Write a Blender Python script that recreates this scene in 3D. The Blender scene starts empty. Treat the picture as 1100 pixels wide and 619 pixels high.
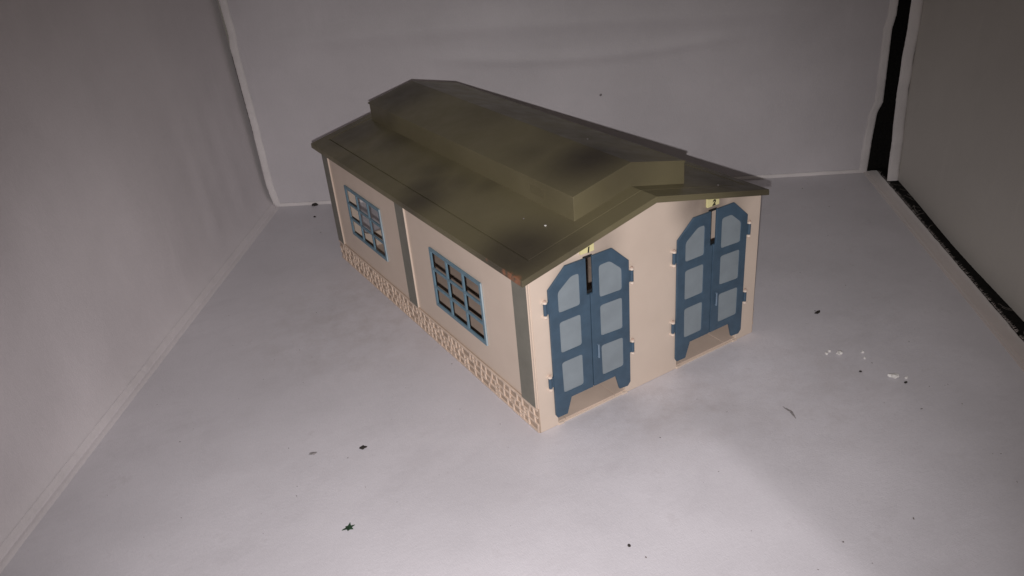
import bpy, bmesh, math, random
from mathutils import Vector, Matrix, noise
sc = bpy.context.scene
C = sc.collection
S = 0.24                      # metres per unit: the shed front is 24 cm wide

# ------------------------------------------------------------ camera
CR = Matrix(((0.84145237, -0.53408644, -0.08191202),
             (-0.31498573, -0.36168187, -0.87747947),
             (0.43902379, 0.76415830, -0.47256768)))      # rows: right, down, forward
CP = Vector((-1.10602, -1.81779, 1.70432))
cam = bpy.data.objects.new('camera', bpy.data.cameras.new('camera'))
C.objects.link(cam); sc.camera = cam
cam.data.sensor_width = 36; cam.data.lens = 36*852.76/1100
cam.data.clip_start = 0.01; cam.data.clip_end = 50
R_, D_, F_ = CR[0], CR[1], CR[2]
M = Matrix.Identity(4)
for i in range(3):
    M[i][0] = R_[i]; M[i][1] = -D_[i]; M[i][2] = -F_[i]; M[i][3] = CP[i]*S
cam.matrix_world = M

# ------------------------------------------------------------ light
w = bpy.data.worlds.new('World'); sc.world = w; w.use_nodes = True
bg = w.node_tree.nodes['Background']
bg.inputs[0].default_value = (1.0, 0.90, 0.80, 1); bg.inputs[1].default_value = 0.085
ld = bpy.data.lights.new('phone_flash', 'SPOT')
ld.energy = 15.6; ld.color = (1.0, 0.955, 0.965); ld.shadow_soft_size = 0.0022
ld.spot_size = math.radians(87); ld.spot_blend = 1.0
lo = bpy.data.objects.new('phone_flash', ld); C.objects.link(lo)
lp = CP + R_*(-0.02) + D_*0.085
aim = Vector((-0.10, 0.08, 0.0)) - lp
lo.matrix_world = Matrix.Translation(lp*S) @ aim.to_track_quat('-Z', 'Y').to_matrix().to_4x4()
vs = sc.view_settings
vs.view_transform = 'Standard'; vs.look = 'None'; vs.exposure = 0; vs.gamma = 1; vs.use_curve_mapping = False
sc.render.engine = 'CYCLES'
sc.cycles.max_bounces = 8

# ------------------------------------------------------------ materials
class NT:
    def __init__(s, name):
        s.m = bpy.data.materials.new(name); s.m.use_nodes = True
        s.t = s.m.node_tree; s.b = s.t.nodes['Principled BSDF']
        s.tc = s.t.nodes.new('ShaderNodeTexCoord')
    def n(s, ty, **k):
        x = s.t.nodes.new(ty)
        for a, v in k.items(): setattr(x, a, v)
        return x
    def l(s, a, b): s.t.links.new(a, b)
    def noise(s, scale, detail=3, rough=.55, stretch=None):
        x = s.n('ShaderNodeTexNoise'); x.inputs['Scale'].default_value = scale
        x.inputs['Detail'].default_value = detail; x.inputs['Roughness'].default_value = rough
        if stretch:
            mp = s.n('ShaderNodeMapping'); mp.inputs['Scale'].default_value = stretch
            s.l(s.tc.outputs['Object'], mp.inputs[0]); s.l(mp.outputs[0], x.inputs['Vector'])
        else: s.l(s.tc.outputs['Object'], x.inputs['Vector'])
        return x.outputs['Fac']
    def rng(s, v, a, b, c=0., d=1., smooth=False):
        x = s.n('ShaderNodeMapRange')
        if smooth: x.interpolation_type = 'SMOOTHSTEP'
        s.l(v, x.inputs[0])
        for i, q in enumerate((a, b, c, d)): x.inputs[i+1].default_value = q
        return x.outputs[0]
    def math(s, op, a, b):
        x = s.n('ShaderNodeMath', operation=op)
        for i, v in enumerate((a, b)):
            if isinstance(v, (int, float)): x.inputs[i].default_value = v
            else: s.l(v, x.inputs[i])
        return x.outputs[0]
    def mix(s, f, a, b):
        x = s.n('ShaderNodeMix', data_type='RGBA')
        if isinstance(f, (int, float)): x.inputs[0].default_value = f
        else: s.l(f, x.inputs[0])
        for i, v in ((6, a), (7, b)):
            if isinstance(v, tuple): x.inputs[i].default_value = (*v, 1)
            else: s.l(v, x.inputs[i])
        return x.outputs[2]
    def spot(s, c, r, inner=0., strength=1.):
        """soft round patch of paint round a point (unit coordinates)"""
        x = s.n('ShaderNodeVectorMath', operation='DISTANCE')
        s.l(s.tc.outputs['Object'], x.inputs[0]); x.inputs[1].default_value = [q*S for q in c]
        return s.rng(x.outputs['Value'], r*S, inner*S, 0., strength, True)
    def bump(s, h, st=.2, dist=.001, normal=None):
        x = s.n('ShaderNodeBump'); x.inputs['Strength'].default_value = st; x.inputs['Distance'].default_value = dist
        s.l(h, x.inputs['Height'])
        if normal: s.l(normal, x.inputs['Normal'])
        s.l(x.outputs[0], s.b.inputs['Normal']); return x.outputs[0]

def plain(name, col, rough=.5, var=.08, scale=60, bump=.08, spec=.5, grain=400):
    k = NT(name)
    f = k.rng(k.noise(scale, 4), .3, .7)
    lo_ = tuple(c*(1-var) for c in col); hi = tuple(min(1, c*(1+var)) for c in col)
    k.l(k.mix(f, lo_, hi), k.b.inputs['Base Color'])
    k.b.inputs['Specular IOR Level'].default_value = spec
    k.l(k.rng(k.noise(scale*1.7, 3), .3, .7, rough-.06, rough+.06), k.b.inputs['Roughness'])
    k.bump(k.noise(grain, 2), bump, .0003)
    return k.m

def fabric(name, col, var=.05, sheen=.25, rough=.62, specks=False):
    k = NT(name)
    big = k.rng(k.noise(7, 4, .6), .3, .7)
    c = k.mix(big, tuple(q*(1-var) for q in col), tuple(min(1, q*(1+var)) for q in col))
    # woven grain, thread scale, in two directions
    g1 = k.noise(1500, 2, .7, (1, .22, .22)); g2 = k.noise(1500, 2, .7, (.22, 1, 1))
    g = k.math('ADD', g1, g2)
    c = k.mix(k.rng(g, .75, 1.25, 0, .16), c, tuple(min(1, q*1.35) for q in col))
    if not specks:
        stq = k.math('MULTIPLY', k.rng(k.noise(30, 5, .7, (1, 1, .18)), .56, .76, 0, .5), k.rng(k.noise(6, 2), .4, .65))
        c = k.mix(stq, c, tuple(min(1, q*1.22) for q in col))
    if specks:
        # grubby handling marks and small scuffs
        sm = k.rng(k.noise(28, 6, .75), .60, .74, 0, .22)
        sp = k.math('MAXIMUM', k.math('MAXIMUM', k.spot((-.15, 1.15, 0), .75, .1, 1), k.spot((.45, -.15, 0), .45, .05, .9)), k.spot((.9, -.35, 0), .5, .1, .6))
        sm2 = k.math('MULTIPLY', sp, k.rng(k.noise(38, 7, .8), .42, .72, 0, .42))
        c = k.mix(sm2, c, (.36, .30, .28))
        cr = k.math('MULTIPLY', k.rng(k.noise(55, 6, .75, (.5, 1, 1)), .45, .75, 0, .28), k.rng(k.noise(9, 3), .4, .65))
        c = k.mix(cr, c, (.40, .37, .385))
        c = k.mix(sm, c, (.30, .26, .25))
        sc2 = k.math('MULTIPLY', k.rng(k.noise(150, 5, .8, (1, .35, 1)), .66, .74, 0, .45), k.rng(k.noise(13, 2), .45, .6))
        c = k.mix(sc2, c, (.20, .17, .16))
        sc4 = k.math('MULTIPLY', sp, k.rng(k.noise(210, 5, .8, (1, .5, 1)), .62, .72, 0, .35)); c = k.mix(sc4, c, (.26, .21, .19))
        sc3 = k.math('MULTIPLY', k.rng(k.noise(420, 3, .7), .73, .78, 0, .7), k.rng(k.noise(21, 2), .4, .6))
        c = k.mix(sc3, c, (.12, .10, .10))
    k.l(c, k.b.inputs['Base Color'])
    k.b.inputs['Roughness'].default_value = rough
    k.b.inputs['Specular IOR Level'].default_value = .35
    k.b.inputs['Sheen Weight'].default_value = sheen; k.b.inputs['Sheen Roughness'].default_value = .5
    h = k.math('ADD', g, k.math('MULTIPLY', k.noise(45, 5, .65), 3.0))
    k.bump(h, .3, .0005)
    return k.m

FLOOR = fabric('floor_fabric', (.60, .575, .605), .08, .2, .46, True)
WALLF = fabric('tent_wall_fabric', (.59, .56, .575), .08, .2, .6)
WALLL = fabric('tent_left_fabric', (.68, .635, .65), .08, .2, .6)  # paler copy of the wall fabric, makes up for weak flash by colour
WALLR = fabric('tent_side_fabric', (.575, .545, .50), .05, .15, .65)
BIND = fabric('white_binding_tape', (.74, .70, .69), .20, .3, .6)
SEAM = fabric('wall_hem_fabric', (.68, .635, .645), .10, .3, .6)
FUZZ = fabric('beige_hook_tape', (.50, .43, .40), .12, .8, .8)
BLACK = plain('black_velcro', (.010, .009, .008), .9, .5, 400, .8, .15, 1500)

CREAM = NT('cream_plastic'); k = CREAM
base = k.mix(k.rng(k.noise(22, 4), .3, .7), (.63, .52, .428), (.68, .565, .468))
soot = None
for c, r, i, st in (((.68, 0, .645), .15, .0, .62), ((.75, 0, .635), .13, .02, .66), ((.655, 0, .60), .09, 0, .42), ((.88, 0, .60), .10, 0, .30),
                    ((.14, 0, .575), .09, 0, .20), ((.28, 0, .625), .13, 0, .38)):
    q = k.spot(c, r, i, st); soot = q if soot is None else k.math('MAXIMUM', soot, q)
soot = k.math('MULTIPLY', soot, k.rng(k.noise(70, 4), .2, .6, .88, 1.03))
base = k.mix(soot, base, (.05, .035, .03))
base = k.mix(k.rng(k.noise(90, 6, .8, (1, 1, .25)), .66, .78, 0, .3), base, (.33, .24, .19))
k.l(base, k.b.inputs['Base Color']); k.b.inputs['Roughness'].default_value = .5
k.bump(k.noise(500, 2), .1, .0002)
CREAM = k.m
CREAM_IN = plain('cream_plastic_inside', (.58, .46, .375), .6, .08, 30)
BLUE = plain('blue_door_paint', (.051, .091, .135), .5, .14, 90, .15)
PANE = plain('grey_blue_panel_paint', (.235, .275, .30), .55, .07, 70, .1)
WBLUE = plain('window_blue_paint', (.140, .232, .290), .5, .12, 90, .1)
HAND = plain('highlit_blue_handle', (.16, .22, .29), .3, .1, 90)  # paler than the doors: the handle's highlight is put into its colour
WEDGE = plain('window_edge_highlight', (.34, .42, .46), .5, .1, 90)  # highlight on the frames' near side, painted as a lighter blue
PIL = plain('grey_green_pilaster_paint', (.19, .183, .152), .6, .10, 60)
MORTAR = plain('cream_mortar_paint', (.66, .53, .43), .7, .10, 160, .2)
STONE = plain('brown_washed_stone', (.42, .325, .25), .75, .14, 120, .5, .3, 350)
YEL = plain('pale_yellow_plate', (.72, .66, .34), .5, .07, 80)
INK = plain('black_ink', (.012, .012, .012), .5, .1)
LUG = plain('highlit_hinge_plastic', (.74, .62, .52), .35, .06, 90)  # lighter cream that carries the lugs' white highlight in its colour
METAL = plain('pin_metal', (.55, .40, .33), .35, .3, 300)
WHITE = plain('white_crumb', (.72, .70, .67), .8, .1, 300, .5)
DARKC = plain('dark_crumb', (.030, .024, .020), .9, .4, 600, .5)
GREEN = plain('dark_green_leaf', (.018, .050, .022), .6, .4, 500, .5)
DUST = plain('brown_dust', (.10, .08, .07), .9, .4, 600, .5)
LINT = plain('grey_lint', (.24, .22, .22), .95, .2, 400)
THREAD = plain('pale_thread', (.40, .36, .33), .9, .1, 200)

def roof_mat(name, patches, chips):
    k = NT(name)
    c = k.mix(k.rng(k.noise(16, 5, .6), .3, .7), (.150, .130, .072), (.176, .153, .088))
    d = None
    for p, r, i, st in patches:
        q = k.spot(p, r, i, st); d = q if d is None else k.math('MAXIMUM', d, q)
    d = k.math('MULTIPLY', d, k.rng(k.noise(45, 5, .6), .2, .65, .85, 1.0))
    c = k.mix(d, c, (.036, .029, .022))
    # tiny rubbed flecks
    c = k.mix(k.rng(k.noise(260, 4, .7), .72, .78, 0, .5), c, (.19, .16, .11))
    for p, r in chips:
        m = k.math('MULTIPLY', k.spot(p, r, r*.35, 1), k.rng(k.noise(330, 4, .7), .36, .5))
        c = k.mix(m, c, (.30, .125, .065))
    k.l(c, k.b.inputs['Base Color'])
    k.l(k.rng(k.noise(60, 4), .3, .7, .36, .50), k.b.inputs['Roughness'])
    k.b.inputs['Specular IOR Level'].default_value = .5
    k.bump(k.noise(900, 2), .12, .0002)
    return k.m
ROOF = roof_mat('olive_roof_paint',
    [((.05, .12, .61), .28, .03, .88), ((.16, .03, .63), .16, 0, .6), ((.02, .78, .605), .19, .0, .72), ((.08, .86, .61), .15, .0, .66), ((.17, .95, .64), .13, .0, .35), ((.15, 1.72, .63), .26, .0, .62), ((.22, 1.40, .65), .18, 0, .45), ((.0, 1.45, .60), .14, 0, .3), ((.24, .62, .65), .10, 0, .3),
     ((.97, .10, .60), .30, .05, .75), ((.80, .6, .65), .4, .1, .4), ((.17, .75, .65), .12, 0, .3), ((.15, .03, .64), .08, 0, .35)],
    [((-.040, .022, .585), .032), ((-.040, .060, .585), .026), ((-.040, .095, .585), .020), ((-.035, .20, .59), .010)])
MONR = roof_mat('olive_clerestory_paint',
    [((.46, .27, .79), .27, .02, .95), ((.38, .50, .78), .18, 0, .35), ((.37, .18, .77), .10, 0, .45), ((.40, 1.66, .78), .30, .02, .75), ((.60, .5, .78), .28, .05, .45), ((.60, 1.0, .78), .3, .05, .3), ((.30, 1.55, .74), .14, 0, .5)],
    [])

# ------------------------------------------------------------ mesh helpers
def fin(name, bm, mats, parent=None, smooth=False, bev=0):
    me = bpy.data.meshes.new(name)
    bmesh.ops.recalc_face_normals(bm, faces=bm.faces)
    for v in bm.verts: v.co *= S
    bm.to_mesh(me); bm.free()
    if not isinstance(mats, (list, tuple)): mats = [mats]
    for m_ in mats: me.materials.append(m_)
    if smooth:
        for p in me.polygons: p.use_smooth = True
    o = bpy.data.objects.new(name, me); C.objects.link(o)
    if parent: o.parent = parent
    if bev:
        b = o.modifiers.new('bevel', 'BEVEL'); b.width = bev*S; b.segments = 2; b.limit_method = 'ANGLE'
    return o
def box(bm, x0, x1, y0, y1, z0, z1, mi=0):
    v = [bm.verts.new((x, y, z)) for x in (x0, x1) for y in (y0, y1) for z in (z0, z1)]
    for q in ((0,1,3,2), (4,6,7,5), (0,4,5,1), (2,3,7,6), (0,2,6,4), (1,5,7,3)):
        f = bm.faces.new([v[i] for i in q]); f.material_index = mi
def prism(bm, pts, fn, d0, d1, mi=0):
    """convex or simple outline pts (a,b) swept from depth d0 to d1; fn(a,b,d) -> xyz"""
    A = [bm.verts.new(fn(a, b, d0)) for a, b in pts]; B = [bm.verts.new(fn(a, b, d1)) for a, b in pts]
    n = len(pts); fs = [bm.faces.new(A), bm.faces.new(B[::-1])]
    for i in range(n): fs.append(bm.faces.new((A[i], A[(i+1) % n], B[(i+1) % n], B[i])))
    for f in fs: f.material_index = mi
FR = lambda a, b, d: (a, d, b)      # front plane: a=x, b=z, depth=y
SD = lambda a, b, d: (d, a, b)      # side plane: a=y, b=z, depth=x
def plate(bm, outer, holes, fn, d0, d1, mi=0):
    """flat plate with holes, filled through a 2-D curve"""
    cu = bpy.data.curves.new('tmp', 'CURVE'); cu.dimensions = '2D'; cu.fill_mode = 'BOTH'
    for loop in [outer]+list(holes):
        sp = cu.splines.new('POLY'); sp.points.add(len(loop)-1)
        for p, (a, b) in zip(sp.points, loop): p.co = (a, b, 0, 1)
        sp.use_cyclic_u = True
    ob = bpy.data.objects.new('tmp', cu)
    me = bpy.data.meshes.new_from_object(ob)
    tb = bmesh.new(); tb.from_mesh(me)
    bmesh.ops.remove_doubles(tb, verts=tb.verts, dist=1e-6)
    A, B = {}, {}
    for v in tb.verts:
        A[v] = bm.verts.new(fn(v.co.x, v.co.y, d0)); B[v] = bm.verts.new(fn(v.co.x, v.co.y, d1))
    for f in tb.faces:
        for D, r in ((A, 1), (B, -1)):
            q = bm.faces.new([D[v] for v in f.verts][::r]); q.material_index = mi
    for e in tb.edges:
        if len(e.link_faces) == 1:
            a, b = e.verts; q = bm.faces.new((A[a], A[b], B[b], B[a])); q.material_index = mi
    tb.free(); bpy.data.meshes.remove(me); bpy.data.objects.remove(ob); bpy.data.curves.remove(cu)
def cyl(bm, c, ax, r, h, n=12, mi=0):
    q = Vector(ax).to_track_quat('Z', 'Y').to_matrix().to_4x4()
    g = bmesh.ops.create_cone(bm, cap_ends=True, segments=n, radius1=r, radius2=r, depth=h, matrix=Matrix.Translation(Vector(c)) @ q)
    for v in g['verts']:
        for f in v.link_faces: f.material_index = mi
def rrect(a0, a1, b0, b1, r, n=3):
    out = []
    for (ca, cb, s0) in ((a1-r, b1-r, 0), (a0+r, b1-r, 90), (a0+r, b0+r, 180), (a1-r, b0+r, 270)):
        for i in range(n+1):
            t = math.radians(s0+90*i/n); out.append((ca+r*math.cos(t), cb+r*math.sin(t)))
    return out
def rnd_poly(pts, r, n=3):
    """round every corner of a simple outline"""
    out = []; N = len(pts)
    for i in range(N):
        p = Vector((*pts[i], 0)); a = Vector((*pts[i-1], 0)); b = Vector((*pts[(i+1) % N], 0))
        ra = min(r, (a-p).length*.4, (b-p).length*.4)
        p0 = p+(a-p).normalized()*ra; p1 = p+(b-p).normalized()*ra
        for j in range(n+1):
            t = j/n; q = p0*(1-t)**2+p*2*t*(1-t)+p1*t*t; out.append((q.x, q.y))
    return out
def thing(name, label, cat, loc=(0, 0, 0), group=None):
    o = bpy.data.objects.new(name, None); C.objects.link(o); o.location = Vector(loc)*S
    o.empty_display_size = .02
    o['label'] = label; o['category'] = cat
    if group: o['group'] = group
    return o
def tag(o, label, cat, group=None):
    o['label'] = label; o['category'] = cat
    if group: o['group'] = group
    return o
def struct(o): o['kind'] = 'structure'; return o
def nz(x, y, z=0): return noise.noise(Vector((x, y, z)))
def sst(a, b, x):
    t = max(0, min(1, (x-a)/(b-a))); return t*t*(3-2*t)

# ------------------------------------------------------------ the light tent
Q = Vector((-.0513, 2.748, 0)); Rc = Vector((2.741, .772, 0))
db = (Rc-Q).normalized(); LB = (Rc-Q).length; nb = Vector((db.y, -db.x, 0))      # nb points to the camera side
if nb.y > 0: nb = -nb
dl = Vector((-1.556, -2.25, 0)).normalized(); nl = Vector((-.822, .569, 0)).normalized()   # nl outward
nr = Vector((.785, -.619, 0)); dr = Vector((.619, .785, 0)); dd = 1.80587; er = -dr
def floor_h(x, y):
    h = .006*nz(x*1.3, y*1.3, 3)+.0022*nz(x*5, y*5, 7)
    # the long soft fold right of the shed
    ax, ay = .40, -.45; ux, uy = -.10, -.99
    wx, wy = x-ax, y-ay; al = wx*ux+wy*uy; ac = wx*uy*-1+wy*ux; ac = -ac
    # ac > 0 to the right
    ac = wx*.99-wy*.10*1.0+0.03*math.sin(al*3)
    env = sst(-.35, 0.0, al)*(1-sst(.9, 1.9, al))
    h += env*(.005*math.exp(-(ac/.075)**2)+.024*math.exp(-((ac+.03)/(.24 if ac > -.03 else .5))**2))+.006*math.sin(x*6+y*3+2*nz(x, y))*sst(-.3, .3, .6-y)*(.5+nz(x*2, y*2, 5))
    # flat under the shed
    ddx = max(-x, 0, x-1); ddy = max(-y, 0, y-1.8); dd = math.hypot(ddx, ddy)
    # flat at the seams too
    p = Vector((x, y, 0))-Q
    e = min(p.dot(-nl), p.dot(nb), (Rc-Q-p).dot(nr))
    k_ = sst(.0, .30, dd)*sst(0, .15, e)
    return h*k_-.0006
FD = 4.6
bm = bmesh.new(); nu, nv = 150, 200; g = []
for j in range(nv+1):
    row = []
    for i in range(nu+1):
        p = (Q+dl*(FD*j/nv)).lerp(Rc+er*(FD*j/nv), i/nu)
        p.z = floor_h(p.x, p.y); row.append(bm.verts.new(p))
    g.append(row)
for j in range(nv):
    for i in range(nu): bm.faces.new((g[j][i], g[j][i+1], g[j+1][i+1], g[j+1][i]))
floor = struct(fin('floor', bm, FLOOR, smooth=True))

# hem tape of the floor on the right, with its two stitched ridges
def ribbon(bm, path, across, prof, mi=0):
    """path: points; across(i)->vector; prof: list of (offset along across, height)"""
    rows = []
    for i, p in enumerate(path):
        a, up = across(i); rows.append([bm.verts.new(p+a*o+up*h) for o, h in prof])
    for r0, r1 in zip(rows, rows[1:]):
        for k_ in range(len(prof)-1):
            f = bm.faces.new((r0[k_], r0[k_+1], r1[k_+1], r1[k_])); f.material_index = mi
UP = Vector((0, 0, 1))
bm = bmesh.new(); N = 260
path = [Rc+er*(FD*i/N) for i in range(N+1)]
def acr(i): return (nr*(1+.06*nz(i*.35, 4)), UP)
ribbon(bm, path, acr, [(-.016, -.001), (-.014, .004), (-.007, .0045), (-.004, .0015), (0, .0015), (.003, .006), (.008, .007), (.014, .006), (.03, .0085), (.058, .0075), (.064, .002), (.066, -.02)])
hem = fin('hem_tape', bm, FUZZ, floor, smooth=True)
# loose fibres along the outer edge of the hem
bm = bmesh.new(); rng = random.Random(5)
for i in range(900):
    t = rng.random(); p = Rc+er*(FD*.75*t)+nr*(.062+.004*rng.random())+UP*.006
    d = (nr*rng.uniform(.4, 1)+er*rng.uniform(-.6, .6)+UP*rng.uniform(-.1, .5)).normalized()*rng.uniform(.006, .016)
    s_ = er*.0009
    a = bm.verts.new(p-s_); b = bm.verts.new(p+s_); c = bm.verts.new(p+d); bm.faces.new((a, b, c))
fz = fin('hem_fibre', bm, FUZZ, floor); fz['kind'] = 'stuff'

# black ground under and beyond the tent
bm = bmesh.new()
c4 = [(-7, -7), (8, -7), (8, 8), (-7, 8)]
bm.faces.new([bm.verts.new((x, y, -.022)) for x, y in c4])
struct(fin('ground', bm, BLACK))

# back wall
def back_p(u, z, off=0):
    o = .010*nz(u*1.2, z*1.4, 1)+.004*nz(u*3.5, z*3.2, 9)
    zc = .93+.02*math.sin(u*1.5)
    o += .011*math.exp(-((z-zc)/.05)**2)-.008*math.exp(-((z-zc-.10)/.07)**2)
    o += .010*math.exp(-((z-.80-.05*math.sin(u*2+1))/.03)**2)*sst(.9, 1.3, u)*(1-sst(2.3, 3.0, u))
    o *= sst(0, .12, z)*sst(-.02, .3, u)*(1-sst(LB-.35, LB-.02, u))
    lean = .006*(1-math.exp(-z/.05))
    return Q+db*u+nb*(o+lean+off)+UP*z
HT = 1.95
def ledge(z):     # left edge of the back wall
    pts = [(0, 0.0), (.02, -.012), (.144, -.028), (.5, -.03), (.944, -.042), (1.0, -.034), (1.18, -.04), (2, -.04)]
    for (z0, a), (z1, b) in zip(pts, pts[1:]):
        if z <= z1: return a+(b-a)*(z-z0)/(z1-z0)
    return -.04
def redge(z):     # right edge, with its kink
    pts = [(0, LB+.002), (.18, LB+.004), (.34, LB+.013), (.40, LB+.036), (.78, LB+.030), (.85, LB+.042), (2, LB+.046)]
    for (z0, a), (z1, b) in zip(pts, pts[1:]):
        if z <= z1: return a+(b-a)*(z-z0)/(z1-z0)
    return LB+.046
bm = bmesh.new(); nu, nv = 130, 110; g = []
for j in range(nv+1):
    z = HT*j/nv; a, b = ledge(z), redge(z)
    g.append([bm.verts.new(back_p(a+(b-a)*i/nu, z)) for i in range(nu+1)])
for j in range(nv):
    for i in range(nu): bm.faces.new((g[j][i], g[j][i+1], g[j+1][i+1], g[j+1][i]))
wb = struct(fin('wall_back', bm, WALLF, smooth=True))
def edge_tape(name, fn, w, parent, seed, z1=HT):
    bm = bmesh.new(); n = 200; rows = []
    for i in range(n+1):
        z = z1*i/n; rows.append([])
        for k_, (t, h) in enumerate([(0, 0), (.03, .004), (.25, .007), (.5, .005), (.75, .007), (.97, .004), (1, -.001)]):
            hh = h+.0032*nz(i*.6, t*3, seed)+.0024*nz(i*2.1, t*5, seed+3)
            rows[-1].append(bm.verts.new(fn(z, t*w*(1+.06*nz(i*.13, seed, 2)), hh)))
    for r0, r1 in zip(rows, rows[1:]):
        for k_ in range(6): bm.faces.new((r0[k_], r0[k_+1], r1[k_+1], r1[k_]))
    return fin(name, bm, BIND, parent, smooth=True)
edge_tape('binding_tape', lambda z, t, h: back_p(ledge(z)-.002+t, z, h), .043, wb, 1)
edge_tape('binding_tape', lambda z, t, h: back_p(redge(z)+.002-t, z, h), .044+.0, wb, 8)
bm = bmesh.new(); n = 200
rows = [[bm.verts.new(back_p(.03+(LB-.06)*i/n, zz+.002*nz(i*.2, 3)*(zz > .01), o)) for zz, o in ((0.0, .010), (.004, .012), (.016, .009), (.020, .002))] for i in range(n+1)]
for r0, r1 in zip(rows, rows[1:]):
    for k_ in range(3): bm.faces.new((r0[k_], r0[k_+1], r1[k_+1], r1[k_]))
fin('seam_tape', bm, BIND, wb, smooth=True)

# left wall: u along the floor seam away from the far corner
def left_p(u, z, off=0):
    o = .052*(1-math.exp(-z/.045))
    o += .05*sst(.0, 1.2, z)*.5
    b = .020*nz(u*.9, z*.8, 5)+.007*nz(u*2.6, z*1.2, 11)
    # dent seen at the frame's left edge
    b -= .10*math.exp(-((u-2.40)/.30)**2-((z-1.02)/.38)**2)
    # soft upright creases near the corner
    fade = sst(.04, .15, u)*(1-sst(.7, 1.2, u))*sst(.03, .2, z)*(1-sst(.5, .95, z))
    b += fade*(.0030*math.sin(u*15+z*3.2)+.0014*math.sin(u*33-z*3+1))
    b *= sst(.0, .25, u)*.9+.1
    return Q+dl*u+nl*(o+b*sst(.02, .2, z)-off)+UP*z
bm = bmesh.new(); LLW = 4.6; nu, nv = 230, 120; g = []
for j in range(nv+1):
    z = HT*(j/nv)**1.5
    g.append([bm.verts.new(left_p(-.06+(LLW+.06)*i/nu, z)) for i in range(nu+1)])
for j in range(nv):
    for i in range(nu): bm.faces.new((g[j][i], g[j][i+1], g[j+1][i+1], g[j+1][i]))
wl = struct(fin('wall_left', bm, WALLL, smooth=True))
# two-row stitched seam where the left wall meets the floor
bm = bmesh.new(); n = 500; rows = []
for i in range(n+1):
    u = .02+(LLW-.02)*i/n; wob = .0018*nz(i*.11, 2)+.001*nz(i*.5, 7)
    tap = 1
    rows.append([])
    for o, h in ((-.026, -.001), (-.018, .003), (-.008, .005), (0, .0010), (.004, .002), (.0070, .010), (.0112, .016), (.0150, .021), (.0165, .023), (.0185, .0235), (.019, .023)):
        rows[-1].append(bm.verts.new(Q+dl*u+nl*((o+wob)*tap)+UP*(h*tap+.0008*nz(i*.9, o*90))))
for r0, r1 in zip(rows, rows[1:]):
    for k_ in range(10): bm.faces.new((r0[k_], r0[k_+1], r1[k_+1], r1[k_]))
fin('seam_tape', bm, SEAM, wl, smooth=True)

# right wall: a separate panel behind a black gap
nr = Vector((.785, -.619, 0)); dr = Vector((.619, .785, 0)); dd = 1.80587
def right_p(s, z, off=0):
    bow = -.012*math.exp(-((s-1.3)/.5)**2)*math.exp(-z/.3)
    o = .020*nz(s*.8, z*.8, 21)+.004*nz(s*3, z*2, 5)
    return nr*(dd+bow+o*sst(0, .3, z)+.04*sst(0, 1.5, z)-off)+dr*s+UP*z
def s_in(z): return 2.166+(2.2705-2.166)*z/.92+.004*nz(z*6, 1)
def s_out(z): return 2.315+(2.409-2.315)*z/.9+.006*nz(z*9, 4)
bm = bmesh.new(); nu, nv = 120, 80; g = []
for j in range(nv+1):
    z = HT*(j/nv)**1.3-.02*(j == 0); a = s_in(max(z, 0))+.002
    g.append([bm.verts.new(right_p(a+(-2.6-a)*i/nu, z)) for i in range(nu+1)])
for j in range(nv):
    for i in range(nu): bm.faces.new((g[j][i], g[j][i+1], g[j+1][i+1], g[j+1][i]))
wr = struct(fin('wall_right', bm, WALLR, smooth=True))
edge_tape('binding_tape', lambda z, t, h: right_p(s_in(z), z)-db*(.058*(1-t)+.004*nz(z*7, 3))+nb*(h+.010*t*(1-t)), 1.0, wr, 14)
# black flap closing the corner and black hook tape on the ground
bm = bmesh.new(); n = 60; rows = []
for i in range(n+1):
    z = -.02+(HT+.02)*i/n
    a = Q+db*(LB-.10)-nb*.035+UP*z
    b = Q+db*(LB+.10)-nb*.06+UP*z
    c = nr*(dd+.03)+dr*(s_out(max(z, 0))-.12)+UP*z+nr*.04
    a2 = Q+db*(LB+.28)+nb*.02+UP*z
    m_ = a.lerp(c, .5)+Vector((.02*nz(z*4, 1), .02*nz(z*4, 5), 0))
    rows.append([bm.verts.new(p) for p in (a, b, a2, nr*(dd+.09)+dr*2.2+UP*z)])
for r0, r1 in zip(rows, rows[1:]):
    for k_ in range(3): bm.faces.new((r0[k_], r0[k_+1], r1[k_+1], r1[k_]))
fin('black_flap', bm, BLACK, wr, smooth=True)
bm = bmesh.new(); n = 300; rows = []
for i in range(n+1):
    p = Rc-er*.10+er*(3.6*i/n)
    rows.append([bm.verts.new(p+nr*o+UP*(h+.002*nz(i*.9, o*60))) for o, h in ((.04, -.02), (.055, -.008), (.09, -.002), (.12, -.004), (.14, .002), (.20, -.01))])
for r0, r1 in zip(rows, rows[1:]):
    for k_ in range(5): bm.faces.new((r0[k_], r0[k_+1], r1[k_+1], r1[k_]))
fin('hook_tape', bm, BLACK, wr, smooth=True)

# ------------------------------------------------------------ the model shed
L, H, RH = 1.7979, .580, .6956
SL = (RH-H)*2; T = .0215; SO, FO, BO = .0305, .0093, .0541
shed = thing('toy_engine_shed', 'cream toy engine shed with olive roof and two pairs of blue doors on grey cloth', 'model building', (.5, .9, 0))
OX, OY = .5, .9
def part(name, bm, mats, parent=shed, **k):
    for v in bm.verts: v.co.x -= OX; v.co.y -= OY
    o = fin(name, bm, mats, parent, **k); return o
# object coordinates of the parts are relative to the shed's base: shift the paint patches likewise
for m_ in (bpy.data.materials['cream_plastic'], bpy.data.materials['olive_roof_paint'], bpy.data.materials['olive_clerestory_paint']):
    for nd in m_.node_tree.nodes:
        if nd.bl_idname == 'ShaderNodeVectorMath':
            v = nd.inputs[1].default_value; nd.inputs[1].default_value = (v[0]-OX*S, v[1]-OY*S, v[2])

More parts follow.
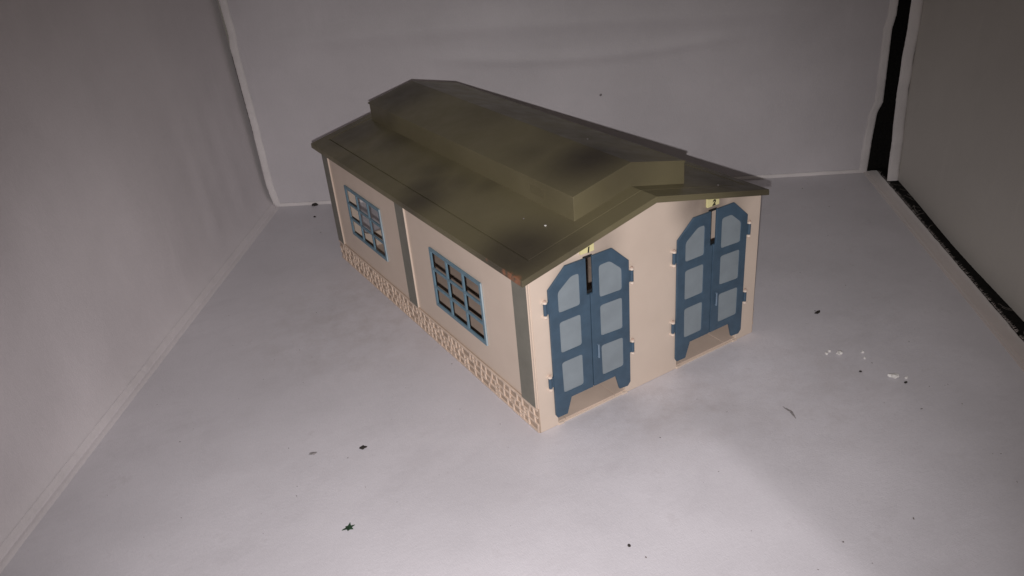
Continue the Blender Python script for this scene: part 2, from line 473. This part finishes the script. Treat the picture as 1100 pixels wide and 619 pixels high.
WT = .016
D1, D2 = .058, .592          # left edges of the two doorways' door pairs
DW = (.321, .333)            # pair widths
def opening(x0, w):
    i = .014
    return [(x0+i, 0), (x0+i, .51), (x0+.085, .588), (x0+w-.085, .588), (x0+w-i, .51), (x0+w-i, 0)]
# front wall
bm = bmesh.new()
out = [(0, 0)]+opening(D1, DW[0])+opening(D2, DW[1])+[(1, 0), (1, H), (.5, RH), (0, H)]
plate(bm, out, [], FR, 0, WT)
front = part('front_wall', bm, CREAM, bev=.0015)
bm = bmesh.new()
plate(bm, [(0.0, 0), (1.0, 0), (1.0, H), (.5, RH), (0.0, H)], [rrect(.125, .40, .085, .45, .03), rrect(.60, .875, .085, .45, .03)], FR, L-WT, L)
part('rear_wall', bm, CREAM, bev=.0015)
WIN = ((.312, .700, .196, .448), (1.160, 1.555, .212, .458))
for x0, x1, nm in ((0, .0045, 'side_wall'), (.9955, 1, 'side_wall')):
    bm = bmesh.new()
    plate(bm, [(WT, 0), (L-WT, 0), (L-WT, H), (WT, H)], [[(a+.001, c+.001), (b-.001, c+.001), (b-.001, d-.001), (a+.001, d-.001)] for a, b, c, d in WIN], SD, x0+(.0 if x0 else 0), x1)
    part(nm, bm, CREAM)
# pilasters
for x0, x1 in ((-.007, .001), (.999, 1.007)):
    for a, b in ((.012, .098), (.893, .973), (1.722, L-.002)):
        bm = bmesh.new(); box(bm, x0, x1, a, b, .098, H-.006)
        for f in bm.faces:
            f.normal_update()
            if abs(f.normal.y) > .5: f.material_index = 1
        part('pilaster', bm, [PIL, CREAM], bev=.0006)
# raised thin border beads beside the pilasters
bm = bmesh.new()
for a in (.0035, .985-.0):
    pass
box(bm, -.004, 0, .004, .009, .098, H-.01)
part('corner_bead', bm, CREAM)
# stone plinth: washed stones between raised cream joints
def plinth(xf, sgn, seed):
    r = random.Random(seed); bm = bmesh.new(); tb = .004
    box(bm, min(xf, xf+sgn*tb), max(xf, xf+sgn*tb), .002, L-.002, 0, .098, 1)
    xo = xf+sgn*.0095
    def bar(y0, z0, y1, z1, w=.0042):
        d = Vector((y1-y0, z1-z0)); 
        if d.length < 1e-5: return
        nn = Vector((-d.y, d.x)).normalized()*w/2
        a = [(y0+nn.x, z0+nn.y), (y0-nn.x, z0-nn.y), (y1-nn.x, z1-nn.y), (y1+nn.x, z1+nn.y)]
        prism(bm, a, SD, xf+sgn*.003, xo-sgn*r.uniform(0, .0016), 0)
    rowsz = [0.004, .033, .062, .094]
    crs = []
    for zi in range(4):
        pts = []; y = .004
        ph = r.random()*9
        while y < L-.004:
            pts.append((y, rowsz[zi]+(.005*nz(y*22, ph) if 0 < zi < 3 else 0))); y += .018
        pts.append((L-.004, rowsz[zi])); crs.append(pts)
        for p, q in zip(pts, pts[1:]): bar(*p, *q, .0058 if zi in (0, 3) else .0040)
    def zat(zi, y):
        pts = crs[zi]; i = min(range(len(pts)), key=lambda k_: abs(pts[k_][0]-y)); return pts[i][1]
    for zi in range(3):
        y = .004+r.uniform(0, .02)
        while y < L-.01:
            j = r.uniform(-.007, .007)
            bar(y, zat(zi, y), y+j, zat(zi+1, y+j), .0042)
            if r.random() < .22:
                y2 = y+r.uniform(.02, .04); zm = (rowsz[zi]+rowsz[zi+1])/2
                if y2 < L-.01: bar(y, zm, y2, zm+r.uniform(-.003, .003), .0034); bar(y2, zat(zi, y2), y2+.002, zat(zi+1, y2), .004); y = y2
            y += r.uniform(.026, .056)
    return part('stone_plinth', bm, [MORTAR, STONE])
plinth(0, -1, 3); plinth(1, 1, 8)
# inside floor slab with track slots
bm = bmesh.new()
cuts = [.017, .105, .318, .64, .852, .983]
for a, b in zip(cuts, cuts[1:]): box(bm, a+.0012, b-.0012, .004, L-.02, .0, .012)
box(bm, .02, .98, .02, L-.03, .0, .009)
part('floor_slab', bm, CREAM_IN, bev=.0008)

# windows: blue lattice frames, three by three
for xf, sgn in ((0, -1), (1, 1)):
    for a, b, c, d in WIN:
        o_, m_ = .0135, .0105
        cw = ((b-a)-2*o_-2*m_)/3; ch = ((d-c)-2*o_-2*m_)/3
        holes = []
        for i in range(3):
            for j in range(3):
                y0 = a+o_+i*(cw+m_); z0 = c+o_+j*(ch+m_)
                holes.append([(y0, z0), (y0+cw, z0), (y0+cw, z0+ch), (y0, z0+ch)])
        bm = bmesh.new()
        plate(bm, [(a, c), (b, c), (b, d), (a, d)], holes, SD, min(xf+sgn*.007, xf+sgn*.0005), max(xf+sgn*.007, xf+sgn*.0005))
        for f in bm.faces:
            f.normal_update()
            if abs(f.calc_center_median().y-a) < 1e-4: f.material_index = 1  # near edge faces take the painted highlight
        part('window', bm, [WBLUE, WEDGE], bev=.0006)

# doors
def door_pair(x0, w, toggle):
    k_ = w/.321
    X = lambda v: x0+v*k_
    yb, yf = -.004, -.012
    doors = []
    left_out = [(0, .530), (0, .052), (.006, .041), (.046, .040), (.066, .101), (.1575, .101), (.1575, .463), (.1465, .463), (.1465, .594), (.070, .594)]
    lh = [[(.035, .438), (.119, .438), (.119, .552), (.088, .552), (.035, .512)], [(.035, .287), (.119, .287), (.119, .403), (.035, .403)], [(.037, .129), (.119, .129), (.119, .250), (.035, .250)]]
    right_out = [(.1615, .101), (.256, .101), (.272, .040), (.309, .036), (.321, .050), (.321, .530), (.254, .595), (.173, .595), (.173, .463), (.1615, .463)]
    rh = [[(.198, .436), (.290, .432), (.290, .510), (.242, .553), (.198, .552)], [(.198, .289), (.290, .283), (.290, .402), (.198, .405)], [(.200, .130), (.291, .130), (.291, .246), (.198, .250)]]
    for side, outl, hl in (('l', left_out, lh), ('r', right_out, rh)):
        bm = bmesh.new()
        outl = [(X(a), b) for a, b in outl]; hl = [rnd_poly([(X(a), b) for a, b in h], .010) for h in hl]
        plate(bm, outl, hl, FR, yf, yb)
        d = part('door', bm, BLUE, bev=.0014); doors.append(d)
        for h in hl:
            ca = sum(p[0] for p in h)/len(h); cb = sum(p[1] for p in h)/len(h)
            hh = [(ca+(p[0]-ca)*1.03, cb+(p[1]-cb)*1.03) for p in h]
            bm = bmesh.new(); prism(bm, hh, FR, yf+.0022, yb-.0006); 
            part('door_panel', bm, PANE, d)
        for z0, z1 in ((.446, .490), (.168, .210)):
            bm = bmesh.new(); xe = X(0) if side == 'l' else X(.321); sg = -1 if side == 'l' else 1
            xb = xe+sg*.0135
            box(bm, min(xe-sg*.004, xb), max(xe-sg*.004, xb), -.0098, -.0052, z0+.002, z1-.002)
            cyl(bm, (xb, -.0085, (z0+z1)/2), (0, 0, 1), .0062, z1-z0-.004)
            part('hinge', bm, BLUE, d, smooth=False)
    # cream pin lugs moulded on the wall
    for xe, sg in ((X(0), -1), (X(.321), 1)):
        for z0, z1 in ((.446, .490), (.168, .210)):
            xb = xe+sg*.0135
            for zz, s_ in ((z0, -1), (z1, 1)):
                bm = bmesh.new()
                cyl(bm, (xb, -.0090, zz+s_*.0035), (0, 0, 1), .0072, .0070, 14)
                box(bm, xb-.0075, xb+.0075, -.0090, .001, zz+s_*.0035-.0034, zz+s_*.0035+.0034)
                cyl(bm, (xb, -.0090, zz+s_*.0085), (0, 0, 1), .0038, .006, 10, 1)
                part('hinge_lug', bm, [LUG, METAL], front, bev=.0004)
    # small raised handle on the right leaf
    bm = bmesh.new(); hx = X(.1825)
    cyl(bm, (hx, -.0170, .238), (0, 0, 1), .0032, .052, 10)
    for z in (.214, .262): cyl(bm, (hx, -.0145, z), (0, 1, 0), .0023, .007, 8)
    part('handle', bm, HAND, doors[1])
    # black strips behind the slot at the top of the pair
    bm = bmesh.new(); box(bm, X(.1435), X(.177), -.0035, -.0008, .452, .474); box(bm, X(.1435), X(.1490), -.0035, -.0008, .474, .597); box(bm, X(.1490), X(.178), -.0035, -.0008, .589, .597)
    part('black_slot_strip', bm, INK, front)
    # corner ramps of the sill
    for xx in (X(.022), X(.300)):
        bm = bmesh.new(); prism(bm, [(xx-.010, 0), (xx+.014, 0), (xx+.010, .008), (xx-.008, .009)], FR, -.005, .006)
        part('sill_lug', bm, CREAM, front, bev=.001)
door_pair(D1, DW[0], 0); door_pair(D2, DW[1], 1)
# doorway thresholds
for x0, w_ in ((D1, DW[0]), (D2, DW[1])):
    bm = bmesh.new(); box(bm, x0+.012, x0+w_-.012, -.0015, .006, -.0, .0055)
    part('sill', bm, CREAM, front, bev=.001)

# number plates
def zr(x): return H+(x if x < .5 else 1-x)*SL
def numplate(x0, x1, z0, z1, ch, cx, cz, size):
    bm = bmesh.new(); prism(bm, [(x0, z0), (x1, z0), (x1, zr(x1)-.0008), (x0, zr(x0)-.0008)], FR, -.0100, -.0008)
    o = part('number_plate', bm, YEL, shed, bev=.0006)
    cu = bpy.data.curves.new('t', 'FONT'); cu.body = ch; cu.align_x = 'CENTER'; cu.align_y = 'CENTER'
    cu.size = size; cu.extrude = .0004; cu.offset = .0013; cu.shear = .15
    to = bpy.data.objects.new('t', cu); me = bpy.data.meshes.new_from_object(to)
    tb = bmesh.new(); tb.from_mesh(me)
    for v in tb.verts: v.co = Vector((cx+v.co.x, -.0105-v.co.z, cz+v.co.y))
    part('number', tb, INK, o)
    bpy.data.objects.remove(to); bpy.data.curves.remove(cu); bpy.data.meshes.remove(me)
numplate(.189, .241, .6105, .640, '1', .2180, .6185, .026)
numplate(.727, .781, .6110, .645, '2', .7555, .6225, .028)

# roof
def zr(x): return H+(x if x < .5 else 1-x)*SL
bm = bmesh.new(); y0, y1 = -FO, L+BO; TT = T-.006
prism(bm, [(-SO, zr(-SO)), (.5, RH), (1+SO, zr(-SO)), (1+SO, zr(-SO)+TT), (.5, RH+TT), (-SO, zr(-SO)+TT)], FR, y0, y1)
# raised borders round the sunk field of each slope
def strip(xa, xb, ya, yb):
    e = .0007
    za, zb = zr(xa), zr(xb)
    prism(bm, [(xa, za+TT-.002), (xb, zb+TT-.002), (xb, zb+T), (xa, za+T)], FR, ya, yb)
e = .0007
strip(-SO+e, .042, y0+e, y1-e); strip(.985, 1+SO-e, y0+e, y1-e)
strip(.042, .4999, y0+e, .065); strip(.5001, .985, y0+e, .065)
strip(.042, .4999, 1.800, y1-e); strip(.5001, .985, 1.800, y1-e)
for xa, xb in ((.0475, .4999), (.5001, .9795)):
    za, zb = zr(xa), zr(xb)
    prism(bm, [(xa, za+TT-.002), (xb, zb+TT-.002), (xb, zb+T-.0008), (xa, za+T-.0008)], FR, .0700, 1.792)
roof = part('roof', bm, ROOF, bev=.0007)
MA, MB, MY0, MY1, MH = .2616, .7384, .1183, 1.7604, .0846
bm = bmesh.new()
prism(bm, [(MA, zr(MA)+TT-.004), (.5, RH+TT-.004), (MB, zr(MB)+TT-.004), (MB, zr(MB)+T+MH-.006), (.5, RH+T+MH-.006), (MA, zr(MA)+T+MH-.006)], FR, MY0, MY1)
# base bead round the clerestory
mon = part('clerestory', bm, MONR, roof, bev=.001)
bm = bmesh.new(); e = .0022
x0_, x1_ = MA-e, MB+e
prism(bm, [(x0_, zr(x0_)+T+MH-.0065), (.5, RH+T+MH-.0065), (x1_, zr(x1_)+T+MH-.0065), (x1_, zr(x1_)+T+MH), (.5, RH+T+MH), (x0_, zr(x0_)+T+MH)], FR, MY0-.0015, MY1+.012)
part('clerestory_roof', bm, MONR, roof, bev=.0012)
bm = bmesh.new()
for i in range(5): 
    z = .690+i*.0062; prism(bm, [(.285, z), (.372, z), (.372, z+.0025), (.285, z+.0025)], SD, MA-.0016, MA+.001)
part('vent_louvre', bm, MONR, mon)
bm = bmesh.new(); box(bm, .4992, .5008, MY0-.0012, MY0+.001, RH+T+.002, RH+T+.040)
part('centre_joint', bm, MONR, mon)

# ------------------------------------------------------------ crumbs, lint and dust
def blob(name, x, y, r, mat, label, cat, seed, flat=.5, z=0, lobes=.5, n=2, stretch=1, rot=0, group=None):
    bm = bmesh.new(); bmesh.ops.create_icosphere(bm, subdivisions=n, radius=r)
    for v in bm.verts:
        d = v.co.normalized(); q = 1+lobes*nz(d.x*2+seed, d.y*2, d.z*2)
        v.co *= q; v.co.x *= stretch
        v.co = Matrix.Rotation(rot, 3, 'Z') @ v.co; v.co.z = v.co.z*flat+r*flat*.8
    o = fin(name, bm, mat); o.location = Vector((x, y, z+floor_h(x, y) if z == 0 else z))*S
    return tag(o, label, cat, group)
# ragged green leaf flake
bm = bmesh.new(); rr = random.Random(4)
pts = []
for i, (a, r) in enumerate([(0, .020), (25, .010), (55, .021), (85, .009), (120, .013), (150, .008), (185, .022), (215, .010), (240, .016), (275, .008), (300, .018), (335, .009)]):
    pts.append((r*math.cos(math.radians(a)), r*math.sin(math.radians(a))))
cv = [bm.verts.new((0, 0, .005)), bm.verts.new((0, 0, .002))]
T1 = [bm.verts.new((a, b, .003+rr.uniform(0, .006))) for a, b in pts]; B1 = [bm.verts.new((v.co.x, v.co.y, v.co.z-.002)) for v in T1]
for i in range(12):
    j = (i+1) % 12; bm.faces.new((T1[i], T1[j], cv[0])); bm.faces.new((B1[j], B1[i], cv[1])); bm.faces.new((T1[i], B1[i], B1[j], T1[j]))
o = fin('leaf_flake', bm, GREEN); o.location = Vector((-.703, -.013, floor_h(-.703, -.013)))*S
tag(o, 'ragged dark green leaf flake lying alone on the cloth near the bottom of the photo', 'leaf flake')
blob('crumb', -.520, .311, .0085, DARKC, 'dark brown angular crumb on the cloth left of the shed, above the green leaf flake', 'crumb', 1, .5, lobes=.7, stretch=1.4)
blob('crumb', -.670, .392, .0072, LINT, 'grey-brown flattened crumb on the cloth, left of the dark brown crumb', 'crumb', 5, .3, lobes=.6, stretch=1.7, rot=-.4)
blob('crumb', 1.132, -.305, .0095, WHITE, 'larger round white crumb on the cloth right of the shed, beside two tiny ones', 'crumb', 7, .85, lobes=.7, stretch=1.2, rot=.4)
blob('crumb', 1.118, -.272, .0060, WHITE, 'tiny white crumb just beyond the larger round white crumb', 'crumb', 9, .85, lobes=.6)
blob('crumb', 1.095, -.275, .0060, WHITE, 'tiny white crumb leftmost of the cluster right of the shed', 'crumb', 11, .85, lobes=.6)
blob('crumb', 1.205, -.350, .0055, WHITE, 'faint white crumb between the two white crumb clusters, the upper one', 'crumb', 13, .85, lobes=.6)
blob('crumb', 1.178, -.378, .0045, WHITE, 'faint white crumb between the two white crumb clusters, the lower one', 'crumb', 15, .85, lobes=.6)
blob('crumb', 1.156, -.510, .0092, WHITE, 'elongated white crumb farthest right on the cloth', 'crumb', 17, .85, lobes=.9, stretch=2.0, rot=-.9)
blob('crumb', 1.185, -.540, .0050, WHITE, 'small white crumb right beside the elongated white crumb', 'crumb', 19, .85, lobes=.5)
blob('crumb', 1.160, -.555, .0052, DARKC, 'dark speck just below the elongated white crumb', 'crumb', 21, .5, lobes=.5, stretch=1.4)
blob('crumb', 1.098, -.420, .0050, DARKC, 'dark speck below and between the two white crumb clusters', 'crumb', 23, .5, lobes=.5)
blob('crumb', 1.309, -.062, .0070, DARKC, 'dark elongated speck on the cloth beyond the right corner of the shed', 'crumb', 25, .4, lobes=.6, stretch=2.4, rot=.3)
blob('crumb', .136, 2.595, .0150, DARKC, 'dark brown crumb lying at the foot of the back wall, left of the shed', 'crumb', 27, .6, lobes=.6, stretch=1.3)
blob('crumb', .072, 2.423, .0070, DARKC, 'small dark crumb on the cloth just in front of the crumb at the back wall', 'crumb', 29, .5, lobes=.6)
blob('crumb', -.091, -.567, .0050, DARKC, 'black dot-like crumb on the bright cloth below the shed, near the bottom of the photo', 'crumb', 31, .7, lobes=.3)
RZ = zr(.191)+T-.004
for x, y, r, lb, sd in ((.191, .184, .0042, 'brightest white speck of dust on the left roof slope near the front edge', 3), (.175, .290, .0026, 'fainter grey speck on the left roof slope just behind the brightest one', 6)):
    blob('dust_speck', x, y, r, (WHITE if sd == 3 else LINT), lb, 'dust speck', sd, .5, z=zr(x)+T-.0006)
blob('dust_speck', .58, .46, .0028, LINT, 'grey speck on the right slope of the raised clerestory roof', 'dust speck', 8, .5, z=zr(.58)+T+MH+.0002)
blob('dust_speck', .86, .075, .0032, LINT, 'grey speck on the right roof slope above number 2', 'dust speck', 12, .5, z=zr(.86)+T-.0006)
for (u, z, r, lb) in ((1.95, .541, .0085, 'dark speck on the back wall above the roof ridge'), (.30, .357, .0075, 'dark speck on the back wall left of the roof')):
    p = back_p(u, z, .003); bm = bmesh.new(); bmesh.ops.create_icosphere(bm, subdivisions=2, radius=r)
    for v in bm.verts: v.co *= 1+.5*nz(v.co.x*200, v.co.y*200, u)
    o = fin('lint_speck', bm, LINT); o.location = p*S; o.scale = (1, .5, .8); tag(o, lb, 'lint')
# lint smears
def lint(pts, label, w=.0035, mat=LINT, h=.0012, name='lint_strand', seed=1):
    bm = bmesh.new(); rows = []
    P = [Vector(p) for p in pts]
    n = 14
    for i in range(n+1):
        t = i/n*(len(P)-1); k_ = min(int(t), len(P)-2); p = P[k_].lerp(P[k_+1], t-k_)
        d = (P[k_+1]-P[k_]).normalized(); s_ = Vector((-d.y, d.x, 0))
        ww = w*math.sin(math.pi*(i+.6)/(n+1.2))*(1+.5*nz(i*.8, seed))
        p = p+s_*.002*nz(i*.7, seed, 4)
        rows.append([bm.verts.new(p+s_*ww*c+UP*(h*hh)) for c, hh in ((-1, .1), (0, 1), (1, .1))])
    for r0, r1 in zip(rows, rows[1:]):
        for k_ in range(2): bm.faces.new((r0[k_], r0[k_+1], r1[k_+1], r1[k_]))
    o = fin(name, bm, mat, smooth=True); return tag(o, label, 'lint')
zz = lambda x, y: (x, y, floor_h(x, y)+.0008)
lint([zz(.722, -.395), zz(.722, -.43), zz(.703, -.468)], 'grey lint strand on the cloth right of the shed, lower right of the doors', .0050)
#lint([zz(1.20, .08), zz(1.27, -.04)], 'thin dark lint strand on the cloth just beyond the right door', .003, seed=4)
#lint([zz(-.39, -.20), zz(-.40, -.235), zz(-.385, -.26)], 'fine curled lint strand on the cloth below the near corner of the shed', .0016, seed=6)
# countless dust flecks on the cloth
bm = bmesh.new(); rr = random.Random(11)
for i in range(170):
    for _ in range(9):
        u = rr.uniform(.04, .96); v = rr.uniform(.1, 4.0); p = (Q+dl*v).lerp(Rc+er*v, u)
        if not (-.03 < p.x < 1.03 and -.03 < p.y < L+.03): break
    r = rr.choice((.0009, .0011, .0013, .0016, .0022)); a0 = rr.random()*6; st = rr.choice((1, 1, 1.6, 2.6))
    z = floor_h(p.x, p.y)+.0007
    vs_ = []
    for k_ in range(6):
        a = a0+k_*math.pi/3; q = r*rr.uniform(.6, 1.2)
        vs_.append(bm.verts.new((p.x+q*st*math.cos(a)*math.cos(a0)-q*math.sin(a)*math.sin(a0), p.y+q*st*math.cos(a)*math.sin(a0)+q*math.sin(a)*math.cos(a0), z+rr.uniform(0, r))))
    tp = bm.verts.new((p.x, p.y, z+r*1.2))
    for k_ in range(6): bm.faces.new((vs_[k_], vs_[(k_+1) % 6], tp))
o = fin('floor_dust', bm, DUST); o['kind'] = 'stuff'; tag(o, 'scattered fine dark dust flecks all over the grey cloth', 'dust')
# threads caught in the black tape
bm = bmesh.new(); rr = random.Random(2)
for i in range(16):
    s0 = rr.uniform(.08, .62) if i < 12 else rr.uniform(.7, 2.4)
    p = Rc+er*s0+nr*rr.uniform(.08, .115)+UP*.004
    a = rr.uniform(-.9, .9); d = (er*math.cos(a)+nr*math.sin(a))*.012; w_ = .0007
    for k_ in range(rr.randint(5, 9)):
        ang = rr.uniform(-.5, .5); d = Matrix.Rotation(ang, 3, 'Z') @ d; s_ = Vector((-d.y, d.x, 0)).normalized()*w_
        q = p+d; off = (q-Rc).dot(nr)
        if not .07 < off < .128: break
        bm.faces.new([bm.verts.new(x) for x in (p-s_, p+s_, q+s_, q-s_)]); p = q
o = fin('loose_thread', bm, THREAD); o['kind'] = 'stuff'; tag(o, 'fine pale threads caught on the black tape right of the cloth', 'thread')
